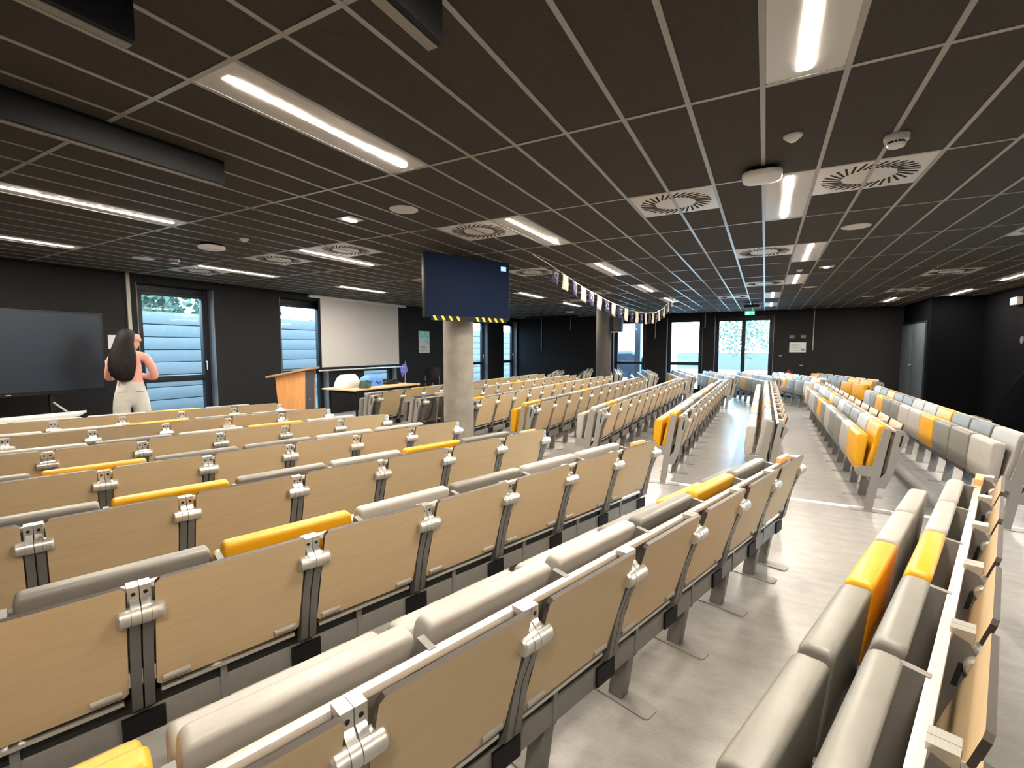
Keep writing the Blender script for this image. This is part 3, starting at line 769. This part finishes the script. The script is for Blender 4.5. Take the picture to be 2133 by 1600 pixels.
obj('text_lines', g, M['print_grey'], t)
for x, lab in ((.68, 'nearer to the glass doors'), (.96, 'farther from the glass doors')):
    t = thing('safety_sign', 'small dim pictogram sign above the notice, ' + lab, 'sign', (x, yw, 1.73), 0, 'signs above the notice')
    obj('plate', MB().box(-.065, .065, -.006, 0, 0, .10), M['lect_dark'], t)
    obj('mark', MB().box(-.04, -.015, -.008, -.005, .02, .08).box(.0, .035, -.008, -.005, .03, .055), M['print_grey'], t)
tag(obj('light_switch', MB().box(.37, .45, yw - .012, yw, 1.21, 1.25), M['print_grey'], bevel=.003), 'small pale switch beside the glass doors', 'switch')
tag(obj('call_point', MB().box(.90, .98, yw - .03, yw, .93, .97), M['print_grey'], bevel=.003), 'small pale box low on the wall under the notice', 'wall box')
t = thing('fire_extinguisher', 'dark red fire extinguisher on the wall by the glass doors', 'fire extinguisher', (.63, yw - .10, .38))
obj('cylinder', MB().lathe([(.02, 0), (.075, .01), (.08, .03), (.08, .36), (.06, .41), (.03, .43), (.025, .46)], 18), M['red_brown'], t)
obj('valve', MB().box(-.02, .07, -.02, .02, .45, .50).cyl((.0, 0, .50), (-.05, 0, .53), .01, n=8), M['black'], t)
obj('hose', MB().cyl((.06, 0, .46), (.11, 0, .35), .01, n=8).cyl((.11, 0, .35), (.09, 0, .12), .01, n=8), M['rubber'], t)
t = thing('wall_loudspeaker', 'black loudspeaker box on a bracket beside the dark far pillar', 'loudspeaker', (-3.26, 11.55, 1.86))
obj('cabinet', MB().box(-.11, .11, -.11, .11, 0, .40), M['black'], t, bevel=.012)
obj('grille', MB().box(-.095, .095, -.116, -.109, .02, .38), M['rubber'], t)
obj('bracket', MB().box(-.19, -.10, -.03, .03, .15, .25), M['frame'], t)
obj('shelf', MB().box(-.13, .13, -.12, .12, -.018, 0), M['alu'], t)
# ceiling rails in the far corner
tag(obj('curtain_rail', MB().box(XW + .8, -5.6, YN - .9, YN - .86, CEIL - .05, CEIL), M['black']), 'black curtain rail under the ceiling of the far corner', 'rail')

# ------------------------------------------------------------------ black side wall
t = thing('double_door', 'pair of grey door leaves in the black side wall', 'door', (3.20, 14.72, 0))
obj('frame', MB().box(-.02, .0, -1.06, 1.04, 0, 2.08), M['frame'], t)
for y0, y1 in ((-.98, -.005), (.005, .98)):
    obj('leaf', MB().box(-.045, -.018, y0, y1, .01, 2.03), M['door_grey'], t, bevel=.004)
obj('plate', MB().box(-.05, -.044, -.80, -.72, 1.62, 1.70), M['lect_dark'], t)
obj('handle', MB().cyl((-.045, -.08, 1.05), (-.10, -.08, 1.05), .01, n=8).cyl((-.10, -.08, 1.05), (-.10, -.20, 1.05), .01, n=8), M['alu'], t)
t = thing('wall_box', 'small white box high on the black side wall', 'wall box', (XE, 11.95, 2.24))
obj('body', MB().box(-.09, 0, -.16, .12, 0, .14), M['plastic_white'], t, bevel=.02)
tag(obj('wall_badge', MB().cyl((XE, 11.7, 1.60), (XE - .012, 11.7, 1.60), .07, n=16), M['lect_dark']), 'small dim round plaque on the black side wall', 'plaque')
# coat stand with a black coat and a cap
t = thing('coat_stand', 'coat stand hung with a black coat beside the side wall', 'coat stand', (3.18, 8.75, 0))
obj('pole', MB().cyl((0, 0, 0), (0, 0, 1.22), .02, n=10), M['black'], t)
obj('foot', MB().cyl((-.25, 0, .02), (.25, 0, .02), .018, n=8).cyl((0, -.25, .02), (0, .25, .02), .018, n=8), M['black'], t)
tc_ = thing('black_coat', 'long black coat with a pale tag on the coat stand', 'coat', (3.18, 8.75, .28))
cb = []
for z, rx, ry in ((0, .38, .24), (.25, .34, .22), (.5, .26, .19), (.75, .16, .14), (.88, .09, .09), (.92, .04, .04)):
    cb.append([(rx * math.cos(2 * PI * i / 28) * (1 + .06 * math.sin(7 * 2 * PI * i / 28)), ry * math.sin(2 * PI * i / 28) * (1 + .06 * math.sin(7 * 2 * PI * i / 28)), z) for i in range(28)])
obj('cloth', MB().loft(cb), M['coat'], tc_)
obj('tag', MB().add([(-.02, -.20, .44), (.08, -.205, .44), (.09, -.15, .75), (.0, -.145, .75)], [(0, 1, 2, 3)]), M['plastic_white'], tc_)
tcap = tag(obj('cap', blob([(0, .10, .10, 0, 0), (.02, .10, .10, 0, 0), (.06, .07, .07, 0, 0), (.075, .03, .03, 0, 0)], sq=2), M['conduit']), 'pale cap on top of the coat stand', 'cap'); tcap.location = (3.18, 8.75, 1.20)

# ------------------------------------------------------------------ flag bunting
pts = [Vector(p) for p in ((-2.42, 4.95, 2.54), (-2.36, 5.25, 2.48), (-2.19, 6.05, 2.27), (-2.05, 6.75, 2.14), (-1.93, 7.45, 2.06), (-1.85, 8.15, 2.05), (-1.80, 8.85, 2.10), (-1.78, 9.55, 2.24), (-1.78, 10.2, 2.45), (-1.78, 10.45, 2.54))]
cu = bpy.data.curves.new('string', 'CURVE'); cu.dimensions = '3D'; cu.bevel_depth = .004; cu.bevel_resolution = 1
sp = cu.splines.new('POLY'); sp.points.add(len(pts) - 1)
for q, p in zip(sp.points, pts): q.co = (*p, 1)
bt = thing('flag_bunting', 'string of small white and navy flags sagging under the ceiling', 'bunting', pts[0])
so = bpy.data.objects.new('string_curve', cu); C.objects.link(so)
dg = bpy.context.evaluated_depsgraph_get()
sm = bpy.data.meshes.new_from_object(so.evaluated_get(dg)); bpy.data.objects.remove(so)
sm.materials.clear(); sm.materials.append(M['cream'])
link('string', sm, bt, -pts[0])
def along(s):
    for a, b in zip(pts, pts[1:]):
        l = (b - a).length
        if s <= l: return a + (b - a) * s / l, (b - a).normalized()
        s -= l
    return None, None
s = .42; i = 0
while True:
    p, d = along(s)
    if p is None: break
    wd, ht = .125, .19
    p2 = p + d * wd; ph = random.random() * 6
    fm = MB(); vs = []
    side = Vector((d.y, -d.x, 0)).normalized()
    for jz in range(6):
        for ix in range(4):
            q = p.lerp(p2, ix / 3) - Vector((0, 0, ht * jz / 5)) + side * (.010 * math.sin(ph + ix * 1.7 + jz * .8) * jz / 5)
            vs.append(q - pts[0])
    fm.add(vs, [(a * 4 + b, a * 4 + b + 1, (a + 1) * 4 + b + 1, (a + 1) * 4 + b) for a in range(5) for b in range(3)], 0, True)
    navy = i % 2 == 0
    f_ = link('flag', fm.mesh('flag', M['navy'] if navy else M['cream'], fix=False), bt)
    f_.modifiers.new('thick', 'SOLIDIFY').thickness = .002
    if navy:
        c = p.lerp(p2, .5) - Vector((0, 0, ht * .45)) + side * .012 - pts[0]
        rg = MB()
        for k in range(12):
            a = 2 * PI * k / 12; q = c + d * (.035 * math.cos(a)) + Vector((0, 0, .035 * math.sin(a)))
            rg.cyl(q - side * .002, q + side * .003, .006, n=6)
        obj('star_ring', rg, M['star'], f_)
    s += .225; i += 1

# ------------------------------------------------------------------ the person by the window
def person(loc, rz):
    V = []; E = []; RD = []
    def nv(p, r, par=None):
        V.append(p); RD.append(r if isinstance(r, tuple) else (r, r))
        if par is not None: E.append((par, len(V) - 1))
        return len(V) - 1
    pel = nv((0, 0, .90), (.150, .118))
    wa = nv((0, .0, 1.06), (.118, .092), pel); ch = nv((0, .01, 1.24), (.135, .100), wa); sh = nv((0, 0, 1.365), (.10, .072), ch)
    nk = nv((.008, .012, 1.43), .047, sh); h1 = nv((.040, .035, 1.50), (.062, .066), nk); h2 = nv((.042, .03, 1.57), (.074, .080), h1); h3 = nv((.03, .02, 1.63), (.055, .062), h2)
    nv((.132, .072, 1.545), .012, h2)                                    # nose
    nv((.098, .070, 1.485), .020, h1)                                     # chin
    for sx in (1, -1):
        hp = nv((sx * .088, 0, .82), (.092, .105), pel); th_ = nv((sx * .098, .012, .64), .092, hp); kn = nv((sx * .10, .02, .46), .082, th_); cf = nv((sx * .102, -.012, .30), .076, kn); an = nv((sx * .105, -.015, .09), .042, cf)
        hl = nv((sx * .105, -.03, .045), .038, an); nv((sx * .115, .13, .035), .036, hl)
        q_ = 1 if sx > 0 else .84
        s1 = nv((sx * .155, 0, 1.345), .058, sh); el0 = nv((sx * .215 * q_, .0 if sx > 0 else .04, 1.21), .048, s1); el = nv((sx * .245 * q_, .055 if sx > 0 else .11, 1.085), .044, el0); fa = nv((sx * .165, .155, 1.095), .038, el); wr = nv((sx * .095, .215, 1.12), .028, fa)
        pm = nv((sx * .045, .235, 1.125), (.034, .018), wr)
        for q, (fx, fz) in enumerate(((.03, .03), (.04, .012), (.038, -.006), (.03, -.022))):
            a_ = nv((sx * (.045 - fx), .245, 1.125 + fz), .009, pm); nv((sx * (.045 - fx - .03), .235, 1.12 + fz), .008, a_)
        t_ = nv((sx * .055, .225, 1.155), .010, wr); nv((sx * .03, .23, 1.175), .009, t_)
    me = bpy.data.meshes.new('body'); me.from_pydata(V, E, [])
    o = bpy.data.objects.new('body_src', me); C.objects.link(o)
    m1 = o.modifiers.new('skin', 'SKIN'); m1.use_smooth_shade = True
    for i, r in enumerate(RD):
        me.skin_vertices[0].data[i].radius = r
    me.skin_vertices[0].data[0].use_root = True
    m2 = o.modifiers.new('sub', 'SUBSURF'); m2.levels = 2; m2.render_levels = 2
    d_ = bpy.context.evaluated_depsgraph_get()
    bm_ = bpy.data.meshes.new_from_object(o.evaluated_get(d_)); bpy.data.objects.remove(o)
    bm_.materials.clear()
    for k in ('skin', 'pink', 'belt', 'trousers', 'shoe'): bm_.materials.append(M[k])
    for p in bm_.polygons:
        c = p.center; hand = c.y > .20 and abs(c.x) < .10
        p.material_index = 0 if (c.z > 1.405 or hand) else 1 if c.z > 1.055 else 2 if c.z > 1.035 else 3 if c.z > .085 else 4
        if abs(c.x) > .15 and .95 < c.z < 1.36 and c.z > 1.0: p.material_index = 1
        p.use_smooth = True
    t = thing('person', 'standing person with long dark hair, pink sweater and ecru trousers, by the window', 'person', loc, rz)
    bo = link('body', bm_, t)
    # hair
    n = 26; rings = []
    fd = Vector((.75, .62, 0)).normalized()
    for z, rx, ry, ox, oy in ((1.678, .03, .03, -.008, -.005), (1.668, .064, .068, -.008, -.006), (1.63, .092, .096, -.016, -.014), (1.57, .100, .100, -.030, -.030), (1.50, .108, .088, -.045, -.048), (1.43, .128, .074, -.052, -.066), (1.35, .146, .066, -.058, -.085), (1.26, .148, .060, -.064, -.102), (1.18, .136, .052, -.068, -.112), (1.12, .116, .044, -.066, -.114), (1.08, .085, .034, -.056, -.112), (1.055, .035, .018, -.045, -.11)):
        rx *= .88
        rings.append([(ox + rx * math.cos(2 * PI * i / n) * (1 + .035 * math.sin(9 * 2 * PI * i / n + z * 9)), oy + ry * math.sin(2 * PI * i / n) * (1 + .035 * math.sin(9 * 2 * PI * i / n + z * 9)), z) for i in range(n)])
    obj('hair', MB().loft(rings), M['hair'], t)
    lk = MB()
    for x, y, r in ((.045, -.085, .018), (.02, -.12, .02), (-.16, -.075, .02), (-.02, -.15, .018)):
        lk.cyl((x * .8, y * .8, 1.42), (x, y, 1.25), r, n=8); lk.cyl((x, y, 1.25), (x - .02, y, 1.12), r, .004, n=8)
    obj('hair_lock', lk, M['hair'], t)
    e = MB()
    for px, py in ((.112, .055), (.082, .098)):
        e.lathe([(.002, -.008), (.007, -.004), (.008, 0), (.007, .004), (.002, .008)], 10, c=(px, py, 1.562))
    obj('eyes', e, M['hair'], t)
    obj('pocket', MB().box(.04, .125, -.122, -.116, .93, .935).box(-.125, -.04, -.122, -.116, .93, .935), M['belt'], t)
    return t
person((-6.71, 2.70, 0), R(68.8))

# ------------------------------------------------------------------ outside
tag(obj('outside_ground', MB().box(-40, 30, -12, 60, -.30, -.14), M['ground']), kind='structure').name = 'ground'
tag(obj('gravel_bed', MB().box(-12.6, XW - TH - .02, -8, 24, -.14, -.06), M['gravel']), kind='structure').name = 'ground_verge'
t = thing('board_fence', 'white horizontal board fence outside the windows', 'fence', (-12.7, 0, -.1))
fence_me = MB().box(0, .04, -8, 26, 0, .285).mesh('board', M['board'], bevel=.012)
for k in range(8): link('board', fence_me, t, (.012 * (k % 2), 0, .02 + k * .30))
obj('backing', MB().box(-.02, -.005, -8, 26, 0, 2.42), M['edge'], t)
for y in range(-8, 27, 3): obj('post', MB().box(-.1, 0, y, y + .1, 0, 2.45), M['board'], t)
def shrub(x, y, z, r, lab, n=900):
    t = thing('tree', lab, 'tree', (x, y, z))
    obj('trunk', MB().cyl((0, 0, 0), (0, 0, 2.2), .10, .07, n=10), M['edge'], t)
    mb = MB()
    for i in range(n):
        a, b_ = random.random() * 2 * PI, math.acos(2 * random.random() - 1)
        rr = r * random.random() ** .4
        c = Vector((rr * math.sin(b_) * math.cos(a), rr * math.sin(b_) * math.sin(a), 2.6 + rr * .8 * math.cos(b_)))
        u = Vector((random.gauss(0, 1), random.gauss(0, 1), random.gauss(0, 1))).normalized() * .13
        v_ = u.orthogonal().normalized() * .07
        mb.add([c - u, c + v_, c + u, c - v_], [(0, 1, 2, 3)])
    o = link('foliage', mb.mesh('foliage', M['leaf'], fix=False), t); o['kind'] = 'stuff'
shrub(-14.2, 8.4, -.1, 1.3, 'leafy tree behind the fence seen through the window by the lectern')
shrub(-14.0, 5.8, -.1, 1.0, 'small leafy tree behind the fence seen past the person')
shrub(-1.2, 33, -.1, 2.2, 'leafy tree far outside the glass doors')
# parked car seen through the far window, its front towards the window
t = thing('parked_car', 'grey parked car outside the far window beside the dark pillar', 'car', (-6.3, 20.2, -.14), R(14))
body = []
prof = [(-2.1, .35), (-2.1, .75), (-1.75, .95), (-.9, 1.02), (-.2, 1.45), (1.2, 1.48), (1.9, 1.05), (2.15, .95), (2.15, .35)]
for yv, ins in ((-.88, .10), (-.80, .0), (.80, 0), (.88, .10)):
    body.append([(x * (1 - ins * .3), yv, z - (ins if z > 1.1 else 0)) for x, z in prof])
obj('body', MB().loft(body), M['car'], t, bevel=.03)
for x in (-1.35, 1.35):
    for y in (-.86, .86):
        wl = obj('wheel', MB().cyl((x, y - .1, .33), (x, y + .1, .33), .33, n=24), M['rubber'], t)
        rm = MB()
        for k in range(5):
            a = 2 * PI * k / 5; sgn = -1 if y < 0 else 1
            rm.cyl((x, y + sgn * .102, .33), (x + .22 * math.cos(a), y + sgn * .104, .33 + .22 * math.sin(a)), .035, .05, n=8)
        rm.cyl((x, y + sgn * .09, .33), (x, y + sgn * .106, .33), .07, n=14)
        obj('rim', rm, M['alloy'], wl)
obj('windows', MB().box(-.5, 1.3, -.80, .80, 1.08, 1.38), M['glass'], t)
tag(obj('outside_post', MB().box(-4.17, -3.97, 17.0, 17.2, -.14, 3.2), M['white_post'], bevel=.01), 'grey square post outside the far window', 'post')
tag(obj('street_wall', MB().box(-6, 8, 38, 38.3, -.14, 1.1), M['board']), 'low pale wall far outside the glass doors', 'wall')
